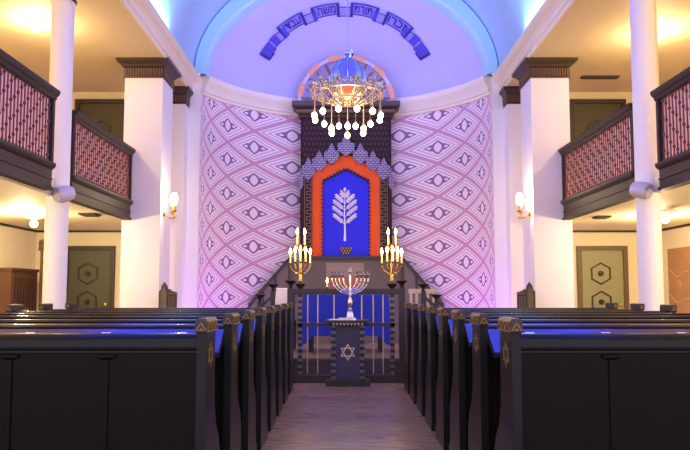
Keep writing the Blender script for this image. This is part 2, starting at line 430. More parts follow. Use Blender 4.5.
# ---------------------------------------------------------------- doors
def door(nn, xc, z0, w, h, leafm, framem, hexz, shadow=0):
    d = struct(empty('door_%d' % nn, (xc, YB, z0)))
    fw = .1
    mb = MB(); mb.box(-w/2, -w/2+fw, -.09, 0, 0, h); mb.box(w/2-fw, w/2, -.09, 0, 0, h); mb.box(-w/2+fw, w/2-fw, -.09, 0, h-fw, h)
    mb.build('frame', framem, d)
    mb = MB(); mb.box(-w/2+fw, w/2-fw, -.03, 0, 0, h-fw)
    lf = mb.build('leaf', leafm, d)
    xs = -.04
    mb = MB(); ring = []
    for z in hexz:
        for R, wd, dp in ((.27, .035, .03),):
            P = hexagon(xs, z, R); Q = hexagon(xs, z, R-wd)
            for i in range(6):
                j = (i+1) % 6
                mb.prism([P[i], P[j], Q[j], Q[i]], -.03-dp, -.029, 'xz')
        mb.lathe([(.07, -.065), (.075, -.03)], (xs, 0, z), 6, 'y')
        mb.lathe([(.03, -.08), (.035, -.06)], (xs, 0, z), 10, 'y')
    mb.build('hexagon_moulding', 'mould', lf)
    mb = MB(); mb.lathe([(.012, -.09), (.03, -.085), (.03, -.06), (.012, -.055), (.02, -.03)], (w/2-fw-.09, 0, 1.02), 10, 'y'); mb.build('knob', 'brass', lf, smooth=True)
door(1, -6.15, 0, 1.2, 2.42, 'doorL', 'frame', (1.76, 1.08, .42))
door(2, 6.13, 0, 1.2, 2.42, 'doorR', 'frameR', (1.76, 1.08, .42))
door(3, -5.92, Z2, 1.36, 2.88, 'doorU', 'frame', (2.1, 1.25, .5))
door(4, 6.12, Z2, 1.36, 2.88, 'doorU', 'frame', (2.1, 1.25, .5))

# ---------------------------------------------------------------- pews
PITCH, D1, TH = .745, 3.27, .046
def make_pew(side, L, ledge):
    """side -1 / 1; local x grows away from the aisle"""
    r = empty('pew')
    X = lambda a, b: sorted((side*a, side*b))
    prof = [(-.03, 0), (.45, 0), (.45, .10), (.40, .14), (.385, .42), (.34, .52), (.26, .60), (.215, .72), (.205, 1.10), (-.03, 1.10)]
    for k, (a, b) in enumerate(((0, TH), (L-TH, L))):
        mb = MB(); mb.prism(prof, *X(a, b), 'yz'); e = mb.build('end_panel', 'pewend', r)
        mb = MB(); x0, x1 = X(a-.007, b+.007)
        mb.loft([rect(x0+.006, x1-.006, -.036, .21, 1.098), rect(x0, x1, -.042, .218, 1.108), rect(x0, x1, -.042, .218, 1.158), rect(x0+.008, x1-.008, -.034, .21, 1.172)])
        cp = mb.build('cap', 'capwood', e)
        mb = MB()
        # carved zigzag: triangles on the face towards the back and along the side
        zl, zh, w = 1.112, 1.152, .007
        def zig(pts, d0, d1, plane):
            for p, q in zip(pts, pts[1:]):
                p, q = Vector(p), Vector(q); t = (q-p).normalized(); nn = Vector((-t.y, t.x))*w/2
                mb.prism([tuple(p+nn), tuple(q+nn), tuple(q-nn), tuple(p-nn)], d0, d1, plane)
        xm = (x0+x1)/2
        zig([(x0+.006, zl), (xm, zh), (x1-.006, zl)], -.047, -.041, 'xz')
        mb.prism([(xm-.012, zl), (xm+.012, zl), (xm, zl+.016)], -.047, -.041, 'xz')
        xs = (x0 if side > 0 else x1) if k == 0 else (x1 if side > 0 else x0)
        so = -1 if xs == x0 else 1
        ys = [-.035+.245*i/6 for i in range(7)]
        zig([(y, zl if i % 2 == 0 else zh) for i, y in enumerate(ys)], *sorted((xs-so*.001, xs+so*.006)), 'yz')
        for z in (zl-.003, zh+.004): mb.box(*sorted((xs-so*.001, xs+so*.006)), -.035, .21, z-.003, z+.003)
        mb.build('zigzag_carving', 'gold', cp)
        if k == 0:
            mb = MB(); star_outline(mb, .085, .985, .062, .006, *sorted((xs-so*.010, xs-so*.004)), 'yz')
            mb.build('star_emblem', 'gold', e)
    mb = MB(); mb.box(*X(TH, L-TH), 0, .035, .06, 1.05); bk = mb.build('back_panel', 'pew', r)
    mb = MB(); k = int((L-2*TH)/.48)
    for i in range(1, k+1):
        x = .50+.48*(i-1)
        if x > L-TH-.1: break
        a, b = X(x-.012, x+.012); mb.box(a, b, -.010, 0, .06, .98)
        a, b = X(x-.045, x+.045); mb.loft([rect(a+.025, b-.025, -.012, 0, .968), rect(a, b, -.026, 0, .98), rect(a, b, -.026, 0, .992)])
    mb.box(*X(TH, L-TH), -.012, 0, .06, .16)
    mb.build('stile', 'pew', bk)
    mb = MB()
    if ledge: cp = [(-.02, 1.02), (-.02, 1.09), (0, 1.104), (.03, 1.106), (.06, 1.095), (.07, 1.07), (.06, 1.04), (.035, 1.03)]
    else: cp = [(-.004, 1.0), (-.014, 1.003), (-.014, 1.012), (-.022, 1.016), (-.026, 1.03), (-.024, 1.05), (-.014, 1.076), (.005, 1.092), (.03, 1.097), (.06, 1.09), (.075, 1.065), (.07, 1.04), (.04, 1.03), (.034, 1.003)]
    mb.prism(cp, *X(TH, L-TH), 'yz'); mb.build('top_rail', 'pewtop', r, smooth=True)
    mb = MB(); mb.box(*X(TH, L-TH), .03, .46, .40, .44); mb.box(*X(TH, L-TH), .40, .42, .12, .40); mb.build('seat', 'seat', r)
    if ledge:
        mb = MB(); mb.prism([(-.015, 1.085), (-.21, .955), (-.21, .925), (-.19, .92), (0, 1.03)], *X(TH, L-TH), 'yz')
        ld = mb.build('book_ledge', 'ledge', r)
        i = 0
        while TH+.25+.46*i < L-.2:
            x = TH+.25+.46*i; i += 1
            # small plate lying on the slope
            def q(t, h): return (-.015-.195*t-.0555*h*10, 1.085-.13*t+.0832*h*10)
            mb = MB(); p0, p1, h = .18, .36, .0006
            mb.prism([q(p0, 0), q(p1, 0), q(p1, .0005), q(p0, .0005)], *X(x-.028, x+.028), 'yz')
            mb.build('seat_tag', 'tag', ld)
    return r
ordw = ['rearmost', 'second', 'third', 'fourth', 'fifth', 'sixth', 'seventh', 'front']
def pew_label(i, sidew):
    sidew = {'brown cabinet': 'cabinet', 'painted board': 'painted board'}[sidew]
    if i == 0: return 'rearmost dark pew, plain panelled back in view, %s side of the aisle' % sidew
    if i == 7: return 'dark pew right before the platform railing, %s side of the aisle' % sidew
    return 'dark pew, %s row from the rear, %s side of the aisle' % (ordw[i], sidew)
for side, x0, L, sidew in ((-1, -.762, 2.91, 'brown cabinet'), (1, .75, 2.72, 'painted board')):
    p0 = make_pew(side, L, False); p1 = make_pew(side, L, True)
    for i in range(8):
        p = p0 if i == 0 else p1 if i == 1 else copy_tree(p1)
        p.location = (x0, D1+PITCH*i, 0)
        tag(p, pew_label(i, sidew), 'pew', 'pews on the %s side of the aisle' % sidew)

# ---------------------------------------------------------------- ark
YK, SK, XK = 17.2, 17.2/650, 0.0
def KX(px): return (px-346.2)*SK
def KZ(py): return EYE+(292.6-py)*SK
ark = tag(empty('ark', (0, YK, 0)), 'tall dark wooden ark with stepped canopy framing the orange and blue curtain', 'ark')
hw = 1.22
mb = MB(); mb.box(-hw, hw, .08, .62, 0, 6.2); mb.build('body', 'arkdark', ark)
mb = MB(); e = [(0, 6.0), (.03, 6.06), (.08, 6.10), (.10, 6.2), (.2, 6.24), (.22, 6.28), (.22, 6.40)]
mb.loft([rect(-hw-k, hw+k, -.02-k, .5, z) for k, z in e]); mb.build('cornice', 'dark', ark)
mb = MB()
for i in range(46):
    x = -1.3+2.6*(i+.5)/46; mb.box(x-.015, x+.015, -.135, -.115, 6.12, 6.19)
mb.build('dentil_band', 'gold_dull', ark)
MB().box(-1.16, 1.16, .05, .082, 4.45, 6.0).build('upper_panel', 'arkdots', ark)
# stepped canopy: pointed shields climbing to the middle
mb = MB()
def shield(cx, top, bot, w, d):
    h = w/2
    mb.prism([(cx-h, top-.24), (cx-h*.5, top-.20), (cx-h*.3, top-.10), (cx, top), (cx+h*.3, top-.10), (cx+h*.5, top-.20), (cx+h, top-.24), (cx+h, bot+.17), (cx, bot), (cx-h, bot+.17)], -.06-d, .09, 'xz')
for k, (px, t, b_, w) in enumerate(((0, 134, 156, 17), (14.5, 142, 164, 15), (27, 149, 171, 14), (38, 156, 180, 13), (45.5, 166, 190, 5))):
    for s2 in ((1,) if px == 0 else (-1, 1)):
        shield(KX(346.2+s2*px), KZ(t), KZ(b_), w*SK, .02*(4-k) if k else .1)
mb.build('canopy', 'canopy', ark)
for s2 in (-1, 1):
    a0, a1 = sorted((s2*.90, s2*1.22))
    mb = MB(); mb.box(a0, a1, -.04, .085, KZ(257), KZ(166)); cl = mb.build('side_column', 'arkdark', ark)
    mb = MB()                                             # square key border climbing the column
    xc, st, z = s2*1.0, .085, KZ(255)
    pts = []; k = 0
    while z < KZ(172):
        pts += [(xc-.05, z), (xc+.05, z), (xc+.05, z+st), (xc-.05, z+st)] if k % 1 == 0 else []
        z += 2*st; k += 1
    for p, q in zip(pts, pts[1:]):
        xa, xb = sorted((p[0], q[0])); za, zb = sorted((p[1], q[1])); w = .014
        mb.box(xa-w, xb+w, -.055, -.035, za-w, zb+w)
    for xx in (s2*.92, s2*1.10): mb.box(xx-.01, xx+.01, -.05, -.035, KZ(257), KZ(170))
    mb.build('key_border', 'gold_dull', cl)
# plinth below the curtain
mb = MB(); mb.box(-1.56, 1.56, -.16, .1, 0, KZ(260)); pl = mb.build('plinth', 'arkbase', ark)
mb = MB(); mb.box(-1.2, 1.2, -.22, -.02, KZ(260), KZ(256.5)); mb.build('curtain_shelf', 'coping', ark)
mb = MB(); mb.box(KX(326.6), KX(364), -.19, -.15, KZ(305), KZ(263)); cpn = mb.build('centre_panel', 'arkpanel', ark)
MB().box(KX(330), KX(361), -.205, -.18, KZ(305), KZ(277)).build('niche_board', 'arkbrown', cpn)
for s2 in (-1, 1):                                        # sloping stair walls at both sides of the ark
    lx = [s2*1.50, s2*2.46]; lz = [KZ(262), KZ(306)]
    st = empty('stair_wall', (0, 16.75, 0)); 
    tag(st, 'sloping taupe stair wall with dark coping, falling from the ark toward the %s side' % ('brown cabinet' if s2 < 0 else 'painted board'), 'stair wall')
    mb = MB(); mb.prism([(lx[0], 0), (lx[0], lz[0]), (lx[1], lz[1]), (lx[1], 0)], 0, .14, 'xz'); mb.build('wall_face', 'arkbase', st)
    mb = MB(); t = .1
    mb.prism([(lx[0]-s2*.02, lz[0]), (lx[0]-s2*.02, lz[0]+t), (lx[1]+s2*.05, lz[1]+t-.02), (lx[1]+s2*.05, lz[1]-.03)], -.06, .2, 'xz'); mb.build('coping', 'coping', st)
    mb = MB()
    for f in (.33, .66):
        x = lx[0]+(lx[1]-lx[0])*f; zt = lz[0]+(lz[1]-lz[0])*f
        mb.box(x-.03, x+.03, -.03, 0, 0, zt)
    mb.build('upright', 'coping', st)

# ---------------------------------------------------------------- ark curtain
cur = tag(empty('ark_curtain', (0, YK, 0)), 'orange velvet curtain with pointed blue panel and silver tree, hanging in the ark', 'curtain')
def sheet(poly_fn, x0, x1, zb, y, amp, fr, nx, th):
    mb = MB(); A = []; B = []
    for i in range(nx+1):
        x = x0+(x1-x0)*i/nx; yy = y+amp*sin(fr*x); zt = poly_fn(x)
        A.append([(x, yy, zb), (x, yy, zb+(zt-zb)*.5), (x, yy, zt), (x, yy+th, zt), (x, yy+th, zb)])
    mb.loft(A); return mb
top_o = lambda x: KZ(152)-(abs(x)/(35*SK))*(KZ(152)-KZ(170))
sheet(top_o, -.93, .93, KZ(257), -.005, .012, 26, 60, .03).build('orange_cloth', 'orange', cur, smooth=True)
bw, zap, zsh = 23.5*SK, KZ(168.5), KZ(181)
top_b = lambda x: zap-(abs(x)/bw)*(zap-zsh)
bpn = sheet(top_b, -bw, bw, KZ(257), -.04, .006, 20, 48, .02).build('blue_panel', 'blue', cur, smooth=True)
mb = MB(); s1 = .052                                       # saw-tooth edging round the blue panel
z = KZ(256)
while z < zsh-.02:
    for s2 in (-1, 1): mb.prism([(s2*(bw-.03), z), (s2*(bw+.045), z+.035), (s2*(bw-.03), z+.07)], -.06, -.03, 'xz')
    z += .105
k = 7
for i in range(k):
    for s2 in (-1, 1):
        f = (i+.5)/k; x = s2*bw*(1-f); zz = zsh+(zap-zsh)*f
        mb.prism([(x-.045, zz-.04), (x+.045, zz-.04), (x+.045, zz+.045), (x-.045, zz+.045)], -.06, -.03, 'xz')
mb.build('saw_tooth_edging', 'navyedge', bpn)
# silver tree
def leaf(mb, x, z, ang, L, w):
    pts = []
    for k in range(12):
        t = 2*pi*k/12; a = cos(t)*L/2+L/2; b = sin(t)*w/2
        pts.append((x+a*cos(ang)-b*sin(ang), z+a*sin(ang)+b*cos(ang)))
    mb.prism(pts, -.072, -.052, 'xz')
mb = MB(); TX = KX(345); zb = KZ(241); zt = KZ(189)
seg = [(TX, zb), (TX+.005, zb+.3), (TX-.01, zb+.7), (TX, zt)]
for (p, q), (wa, wb) in zip(zip(seg, seg[1:]), ((.03, .022), (.022, .018), (.018, .01))):
    mb.prism([(p[0]-wa, p[1]), (p[0]+wa, p[1]), (q[0]+wb, q[1]), (q[0]-wb, q[1])], -.07, -.05, 'xz')
for i, (f, L) in enumerate(((.36, .30), (.50, .32), (.63, .30), (.76, .24), (.86, .11))):
    for s2 in (-1, 1):
        z0 = zb+(zt-zb)*f-.06; ang = radians(38 if f < .8 else 55); px_, pz_ = TX, z0
        for k in range(8):
            a = ang*(1-.45*k/7)
            nx_, nz_ = px_+s2*cos(a)*L/8, pz_+sin(a)*L/8+.012
            mb.prism([(px_, pz_-.011), (nx_, nz_-.011), (nx_, nz_+.011), (px_, pz_+.011)], -.07, -.05, 'xz')
            if k > 0:
                for up in (1, -1):
                    aa = a+up*.95; leaf(mb, nx_, nz_, aa if s2 > 0 else pi-aa, .07, .026)
            px_, pz_ = nx_, nz_
        leaf(mb, px_, pz_, ang if s2 > 0 else pi-ang, .08, .03)
leaf(mb, TX, zt-.03, pi/2, .09, .06); leaf(mb, TX, zt-.05, pi/2+.6, .07, .025); leaf(mb, TX, zt-.05, pi/2-.6, .07, .025)
mb.build('silver_tree', 'thread', bpn)
mb = MB(); bz = KZ(247); mb.prism([(KX(339.5), bz), (KX(353), bz), (KX(350), KZ(254.5)), (KX(342.5), KZ(254.5))], -.062, -.05, 'xz'); bs = mb.build('basket_emblem', 'black', bpn)
mb = MB()
for r_, kk in enumerate((5, 4, 3)):
    for i in range(kk):
        x = KX(346.2)+(i-(kk-1)/2)*.068; z = bz-.035-r_*.062
        mb.prism([(x-.024, z+.02), (x+.024, z+.02), (x, z-.03)], -.072, -.06, 'xz')
mb.build('basket_weave', 'goldthread', bs)

# ---------------------------------------------------------------- sunburst above the ark
sb = tag(empty('sunburst', (0, YK-.02, 6.40)), 'half-round gilt sunburst with wavy rays standing on top of the ark', 'ornament')
RO = 49*SK
mb = MB(); A = []
NS = 48
for i in range(NS+1):
    t = pi*i/NS
    A.append([(r*cos(t), y, r*sin(t)) for r, y in ((RO-.09, -.02), (RO, -.02), (RO, .04), (RO-.09, .04))])
mb.loft(A); rim = mb.build('rim', 'raypink', sb)
for k in range(6):
    mb = MB()
    a0, a1 = pi*(k+.18)/6, pi*(k+.74)/6; A = []
    for i in range(9):
        t = a0+(a1-a0)*i/8
        A.append([(r*cos(t), y, r*sin(t)) for r, y in ((RO-.11, -.035), (RO+.03, -.035), (RO+.03, .05), (RO-.11, .05))])
    mb.loft(A); mb.build('gilt_segment', 'rayorange', rim)
for k in range(13):
    t = radians(6+k*14); mb = MB(); A = []
    for i in range(11):
        f = i/10; r = 15*SK+f*(28 if k % 2 else 33)*SK; wv = (.035*sin(f*9) if k % 2 else 0); w = .06*(1-f)+.022
        for_ = []
        ct, st_ = cos(t), sin(t)
        for off, y in ((-w, -.01), (w, -.01), (w, .02), (-w, .02)):
            o2 = off+wv; for_.append((r*ct-o2*st_, y, max(.0, r*st_+o2*ct)))
        A.append(for_)
    mb.loft(A); mb.build('ray', 'raydark', sb)
mb = MB(); A = []
for i in range(NS+1):
    t = pi*i/NS; A.append([(r*cos(t), y, r*sin(t)) for r, y in ((.34, -.03), (.42, -.03), (.42, .04), (.34, .04))])
mb.loft(A); mb.build('inner_ring', 'raydark', sb)

# ---------------------------------------------------------------- painted scroll with Hebrew words on the dome
scr = tag(empty('inscription_scroll', (0, 0, 0)), 'lavender painted scroll with Hebrew words arching over the dome', 'inscription')
CX0, CZ0, RR = 0., 0., 0.
def ray_dome(px, py, off):
    """where the sight line of a spot of the photograph meets the dome: fixes the scroll's place on it"""
    C = CAM_C; d = CAM_R @ Vector(((px-345)/650+CAM_SX, -(py-225)/650+CAM_SY, -1)); d.normalize()
    e = Vector((RA-off, RA-off, DB-off)); Cn = Vector(((C.x)/e.x, (C.y-YA)/e.y, (C.z-ZS)/e.z)); dn = Vector((d.x/e.x, d.y/e.y, d.z/e.z))
    a, b, c = dn.dot(dn), 2*Cn.dot(dn), Cn.dot(Cn)-1; t = (-b+sqrt(max(b*b-4*a*c, 0)))/(2*a)
    return C+d*t
PITCHDEG = 4.0; CAM_C = Vector((-.085, 0, EYE)); CAM_R = Matrix.Rotation(radians(90+PITCHDEG), 3, 'X')
HOR = 292.8; SHX = 2.2/690; SHY = (HOR-225-650*math.tan(radians(PITCHDEG)))/690
CAM_SX = SHX*690/650; CAM_SY = SHY*690/650
def arc(an, r, off):                                       # an in degrees from the crest, r in the photograph's own units
    t = radians(an); return tuple(ray_dome(345+r*sin(t), 108+(-r*cos(t)), off))
def strip(mb, a0, a1, r0, r1, off, th=.012, n=10, skew=0.):
    A = []
    for i in range(n+1):
        a = a0+(a1-a0)*i/n
        A.append([arc(a-skew, r0, off), arc(a+skew, r1, off), arc(a+skew, r1, off-th), arc(a-skew, r0, off-th)])
    mb.loft(A)
words_ = [(-40, -25, '\u05e2\u05d1\u05d3\u05d9'), (-18.5, -4, '\u05de\u05e9\u05d4'), (4, 18.5, '\u05ea\u05d5\u05e8\u05ea'), (24.5, 40, '\u05d6\u05db\u05e8\u05d5')]
for a0, a1 in ((-57, -47), (-45, -39), (-26, -18), (-5, 5), (18, 25), (39, 46), (47, 57)):
    mb = MB(); strip(mb, a0, a1, 92, 101, .012); rb = mb.build('ribbon', 'ribbon', scr)
    for r0 in (91.4, 100.4):
        mb = MB(); strip(mb, a0, a1, r0, r0+.9, .02, .008); mb.build('outline', 'ink', rb)
for a0, a1, _ in words_:
    mb = MB(); strip(mb, a0, a1, 94, 105, .03); wp = mb.build('word_panel', 'wordpanel', scr)
    for r0 in (93.4, 104.4):
        mb = MB(); strip(mb, a0, a1, r0, r0+1., .04, .008); mb.build('outline', 'ink', wp)
    for e_ in (a0, a1):
        mb = MB(); strip(mb, e_-.8, e_+.8, 91, 105.4, .042, n=2); mb.build('rolled_edge', 'ink', wp)
for a0, a1 in ((-48, -43.5), (-39.5, -37), (-19, -17), (17, 19), (37, 39.5), (43.5, 48)):
    mb = MB(); strip(mb, a0, a1, 91.5, 102, .046, n=4); mb.build('fold', 'ribbondark', scr)
for s2 in (-1, 1):
    mb = MB(); strip(mb, s2*57, s2*49, 90, 101, .03); wp = mb.build('curled_end', 'ribbondark', scr)
    mb = MB(); strip(mb, s2*58, s2*56.3, 89, 101, .04, n=2); mb.build('rolled_edge', 'ink', wp)
    mb = MB(); strip(mb, s2*57, s2*52, 88.6, 90.4, .04, n=3); mb.build('outline', 'ink', wp)
def hebrew(word, a0, a1):
    cu = bpy.data.curves.new('lettering', 'FONT'); cu.body = word[::-1]; cu.size = 1; cu.resolution_u = 3; cu.offset = .012
    to = bpy.data.objects.new('lettering', cu); COL.objects.link(to)
    dg = bpy.context.evaluated_depsgraph_get(); me = bpy.data.meshes.new_from_object(to.evaluated_get(dg), depsgraph=dg)
    bpy.data.objects.remove(to)
    xs = [v.co.x for v in me.vertices]; ys = [v.co.y for v in me.vertices]
    if not xs: return
    lo, hi, yl, yh = min(xs), max(xs), min(ys), max(ys)
    pts = []
    for v in me.vertices:
        fx = (v.co.x-lo)/(hi-lo); fy = (v.co.y-yl)/(yh-yl)
        m0, m1 = (2.6, 1.4) if a0 < 0 else (1.4, 2.6); an = a0+m0+(a1-a0-m0-m1)*fx; r = 95.8+7.2*fy
        v.co = Vector(arc(an, r, .045))
    me.materials.clear(); me.materials.append(M['ink'])
    ob = bpy.data.objects.new('lettering', me); COL.objects.link(ob); ob.parent = scr
    md = ob.modifiers.new('thickness', 'SOLIDIFY'); md.thickness = .006
for a0, a1, w in words_: hebrew(w, a0, a1)

# ---------------------------------------------------------------- chandelier
YC = 11.5
ch = tag(empty('chandelier', (0, YC, 0)), 'ornate brass chandelier with blue crown and rings of bare bulbs, hanging before the ark', 'chandelier')
zr = 4.86
apex = ZS+B1
mb = MB(); mb.tube([(0, 0, 5.5), (0, 0, apex+.02)], .012, 8); mb.lathe([(.02, apex-.12), (.10, apex-.04), (.11, apex)], n=16); mb.build('rod', 'palegold', ch, smooth=True)
mb = MB(); mb.lathe([(.31, 5.08), (.305, 5.2), (.275, 5.33), (.21, 5.44), (.11, 5.51), (.05, 5.53), (.03, 5.57), (.05, 5.6), (.04, 5.64), (.012, 5.67)], n=24); cr = mb.build('crown', 'blueglass', ch, smooth=True)
mb = MB()
for k in range(12):
    t = 2*pi*k/12
    mb.tube([((r+.012)*cos(t), (r+.012)*sin(t), z) for r, z in ((.31, 5.08), (.305, 5.2), (.275, 5.33), (.21, 5.44), (.11, 5.51))], .008, 6)
mb.tube([(.322*cos(2*pi*k/32), .322*sin(2*pi*k/32), 5.08) for k in range(32)], .016, 6, True)
mb.sphere((0, 0, 5.64), .05); mb.tube([(.03, 0, 5.55), (.05, 0, 5.66), (.03, 0, 5.75)], [.03, .025, .006], 6); mb.tube([(.06, -.02, 5.5), (.10, -.02, 5.62), (.07, -.02, 5.72)], [.02, .018, .004], 6)
mb.build('crown_rib', 'silver', cr, smooth=True)
mb = MB(); mb.lathe([(.31, 4.92), (.36, 4.97), (.36, 5.03), (.32, 5.08)], n=24); mb.build('band', 'paleglass', ch, smooth=True)
mb = MB()
for R, r, z in ((.62, .022, zr), (.64, .012, zr+.06), (.33, .016, zr-.12), (.50, .012, zr+.02)):
    mb.tube([(R*cos(2*pi*k/48), R*sin(2*pi*k/48), z) for k in range(48)], r, 8, True)
mb.lathe([(.02, 4.68), (.06, 4.70), (.08, 4.75), (.16, 4.80), (.30, 4.86), (.31, 4.92)], n=20)
mb.build('ring', 'palegold', ch, smooth=True)
ARM = BUL = DRP = None
for k in range(12):
    t = 2*pi*(k+.5)/12
    if ARM is None:
        mb = MB()
        mb.tube([(.10, 0, 4.72), (.22, 0, 4.70), (.36, 0, 4.78), (.50, 0, 4.90), (.60, 0, 4.94), (.66, 0, 4.90), (.66, 0, 4.82)], .014, 8)
        mb.tube([(.60, 0, 4.94), (.58, 0, 5.03), (.52, 0, 5.06), (.47, 0, 5.02), (.49, 0, 4.96)], [.014, .016, .014, .012, .02], 8)
        mb.tube([(.64, 0, 4.9), (.70, 0, 4.98), (.66, 0, 5.06), (.61, 0, 5.03)], [.016, .02, .016, .022], 8)
        for dy in (-.07, .07): mb.tube([(.62, 0, 4.88), (.63, dy*.7, 4.97), (.6, dy, 5.02), (.62, dy*1.2, 4.94)], [.018, .024, .02, .012], 6); mb.sphere((.63, dy*1.5, 4.93), .032, 6)
        ARM = a = mb.build('scroll_arm', 'palegold', ch, smooth=True)
    else:
        a = ARM.copy(); COL.objects.link(a)
    a.rotation_euler = (0, 0, t)
def drop(R, z0, z1, t):
    global BUL, DRP
    if DRP is None:
        mb = MB(); mb.tube([(0, 0, .0), (0, 0, 1.)], .008, 6); DRP = 1
    x, y = R*cos(t), R*sin(t)
    mb = MB(); mb.tube([(x, y, z0), (x, y, z1+.05)], .005, 6); mb.lathe([(.02, z1+.04), (.026, z1+.06), (.02, z1+.09), (.01, z1+.1)], (x, y, 0), 8)
    s_ = mb.build('drop_stem', 'palegold', ch, smooth=True)
    mb = MB(); mb.sphere((x, y, z1), .05, 8, sz=1.15); mb.build('bulb', 'bulb', s_, smooth=True)
for k in range(12): drop(.61, zr, 4.44, 2*pi*(k+.5)/12)
for k in range(6): drop(.33, zr-.12, 4.20, 2*pi*(k+.5)/6)
mb = MB(); mb.sphere((.0, -.50, 4.79), .085, 10); mb.build('red_lamp', 'redglow', ch, smooth=True)

# ---------------------------------------------------------------- bimah
bi = tag(empty('bimah_platform', (0, 9.5, 0)), 'low dark stepped platform at the end of the aisle below the railing', 'platform')
MB().box(-1.9, 1.9, 0, 2.9, 0, .11).build('step', 'bimah', bi)
mb = MB(); mb.box(-1.85, 1.85, .28, 2.88, .11, .29); mb.build('riser', 'riser', bi)
mb = MB(); mb.box(-1.87, 1.87, .25, 2.9, .29, .33); mb.build('deck', 'bimahtop', bi)
YR = 9.66
rl = tag(empty('bimah_railing', (-.035, YR, .11)), 'dark railing with pale spindles and cup finials across the platform front', 'railing')
W = .825
def finial(mb, x, y, z, s=1.):
    mb.lathe([(.02*s, z), (.03*s, z+.02), (.02*s, z+.04), (.075*s, z+.09), (.085*s, z+.11), (.08*s, z+.115), (.03*s, z+.118)], (x, y, 0), 14)
for x in (-W, W):
    mb = MB(); mb.box(x-.045, x+.045, -.045, .045, 0, 1.26); po = mb.build('post', 'bimah', rl)
    mb = MB(); finial(mb, x, 0, 1.26, 1.05); mb.build('finial', 'finial', po, smooth=True)
for x in (-.68, .68):
    mb = MB(); mb.box(x-.03, x+.03, -.03, .03, 0, 1.19); mb.build('dashed_post', 'dash', rl)
mb = MB(); mb.box(-W, W, -.05, .05, 1.185, 1.25); mb.box(-W, W, -.035, .035, 1.165, 1.185); mb.build('top_rail', 'bimah', rl)
mb = MB(); mb.box(-W+.1, W-.1, -.03, .03, .70, .745); mb.build('middle_rail', 'bimah', rl)
for x in (-.57, -.42, -.18, .23, .40, .545):
    mb = MB(); mb.lathe([(.009, 0), (.009, 1.17)], (x, 0, 0), 8); mb.build('spindle', 'spindle', rl, smooth=True)
# side railings stepping outward
for s2, nm in ((-1, 'brown cabinet'), (1, 'painted board')):
    rr = tag(empty('side_railing', (s2*1.05, 10.4, .33)), 'short dark side railing with cup finials on the platform, toward the %s' % nm, 'railing')
    tops = []
    for dx, h in ((.15, 1.0), (.36, .83)):
        mb = MB(); mb.box(s2*dx-.035, s2*dx+.035, -.035, .035, 0, h); po = mb.build('post', 'bimah', rr)
        mb = MB(); finial(mb, s2*dx, 0, h, 1.1); mb.build('finial', 'finial', po, smooth=True); tops.append((s2*dx, h))
    (xa, ha), (xb, hb) = tops
    MB().prism([(xa, ha-.12), (xa, ha-.06), (xb, hb-.06), (xb, hb-.12)], -.02, .02, 'xz').build('hand_rail', 'bimah', rr)
    MB().prism([(xa, .12), (xa, .18), (xb, .18), (xb, .12)], -.02, .02, 'xz').build('bottom_rail', 'bimah', rr)
# beige balustrade by the railing
bb_ = tag(empty('beige_balustrade', (1.33, 11.6, .33)), 'short beige painted balustrade on the platform beside the dark side railing', 'balustrade')
MB().box(-.24, .24, -.04, .04, .96, 1.04).build('hand_rail', 'beige', bb_)
MB().box(-.22, .22, -.03, .03, .06, .12).build('bottom_rail', 'beige', bb_)
for k in range(5):
    x = -.2+.1*k
    mb = MB(); mb.box(x-.022, x+.022, -.022, .022, 0 if k in (0, 4) else .1, .97); mb.build('baluster', 'beige', bb_)
# chair with white cloth
cw = tag(empty('side_chair', (-1.10, 11.3, .37)), 'dark wooden chair on the platform with a white cloth over its back', 'chair')
mb = MB(); mb.box(-.2, .2, -.2, .2, .42, .46); mb.build('seat', 'bimah', cw)
for x in (-.18, .18):
    for y, h in ((-.18, .98), (.18, .44)): MB().box(x-.02, x+.02, y-.02, y+.02, -.04, h).build('leg', 'bimah', cw)
MB().box(-.18, .18, -.195, -.165, .55, .97).build('backrest', 'bimah', cw)
wc = MB()
A = []
for i in range(11):
    x = -.135+.27*i/10; w_ = .006*sin(i*1.9)
    A.append([(x*1.12, -.225+w_, .58), (x, -.22+w_*.6, .80), (x*.86, -.215, 1.0), (x*.86, -.18, 1.012), (x*.86, -.145, 1.0), (x, -.14, .7), (x, -.15, .7), (x*.84, -.155, .99), (x*.84, -.18, 1.0), (x*.84, -.205, .99), (x, -.21+w_*.6, .80), (x*1.1, -.213+w_, .58)])
wc.loft(A); o = wc.build('white_cloth', 'white', None, smooth=True); o.location = (-1.10, 11.3, .37); tag(o, 'white cloth draped over the back of the platform chair', 'cloth')
# reading table
tb = tag(empty('reading_table', (-.035, 11.0, .33)), 'reading table behind the platform railing under a royal blue cloth', 'table')
MB().box(-.66, .66, -.3, .3, .89, .93).build('table_top', 'bimah', tb)
for x in (-.58, .58):
    for y in (-.24, .24): MB().box(x-.03, x+.03, y-.03, y+.03, 0, .89).build('leg', 'bimah', tb)
mb = MB(); A = []; hx, hy = .68, .32
per = []
def along(n):
    P = []
    cs = [(-hx, -hy), (hx, -hy), (hx, hy), (-hx, hy)]
    for k in range(4):
        a, b = Vector(cs[k]), Vector(cs[(k+1) % 4]); m_ = n if k % 2 == 0 else n//2
        for i in range(m_): P.append((a+(b-a)*i/m_, min(i, m_-i)/m_))
    return P
P = along(28)
def ringz(z0, flare, wob, drop_):
    R = []
    for i, (p, e) in enumerate(P):
        d = Vector((p.x/hx, p.y/hy)); d = Vector((d.x if abs(d.x) > .98 else d.x*.15, d.y if abs(d.y) > .98 else d.y*.15))
        k = 1+0; c = max(0, .12-e)/.12
        R.append((p.x+d.x*(flare+wob*sin(i*1.7))*(1+c), p.y+d.y*(flare+wob*sin(i*1.7))*(1+c), z0-drop_*c))
    return R
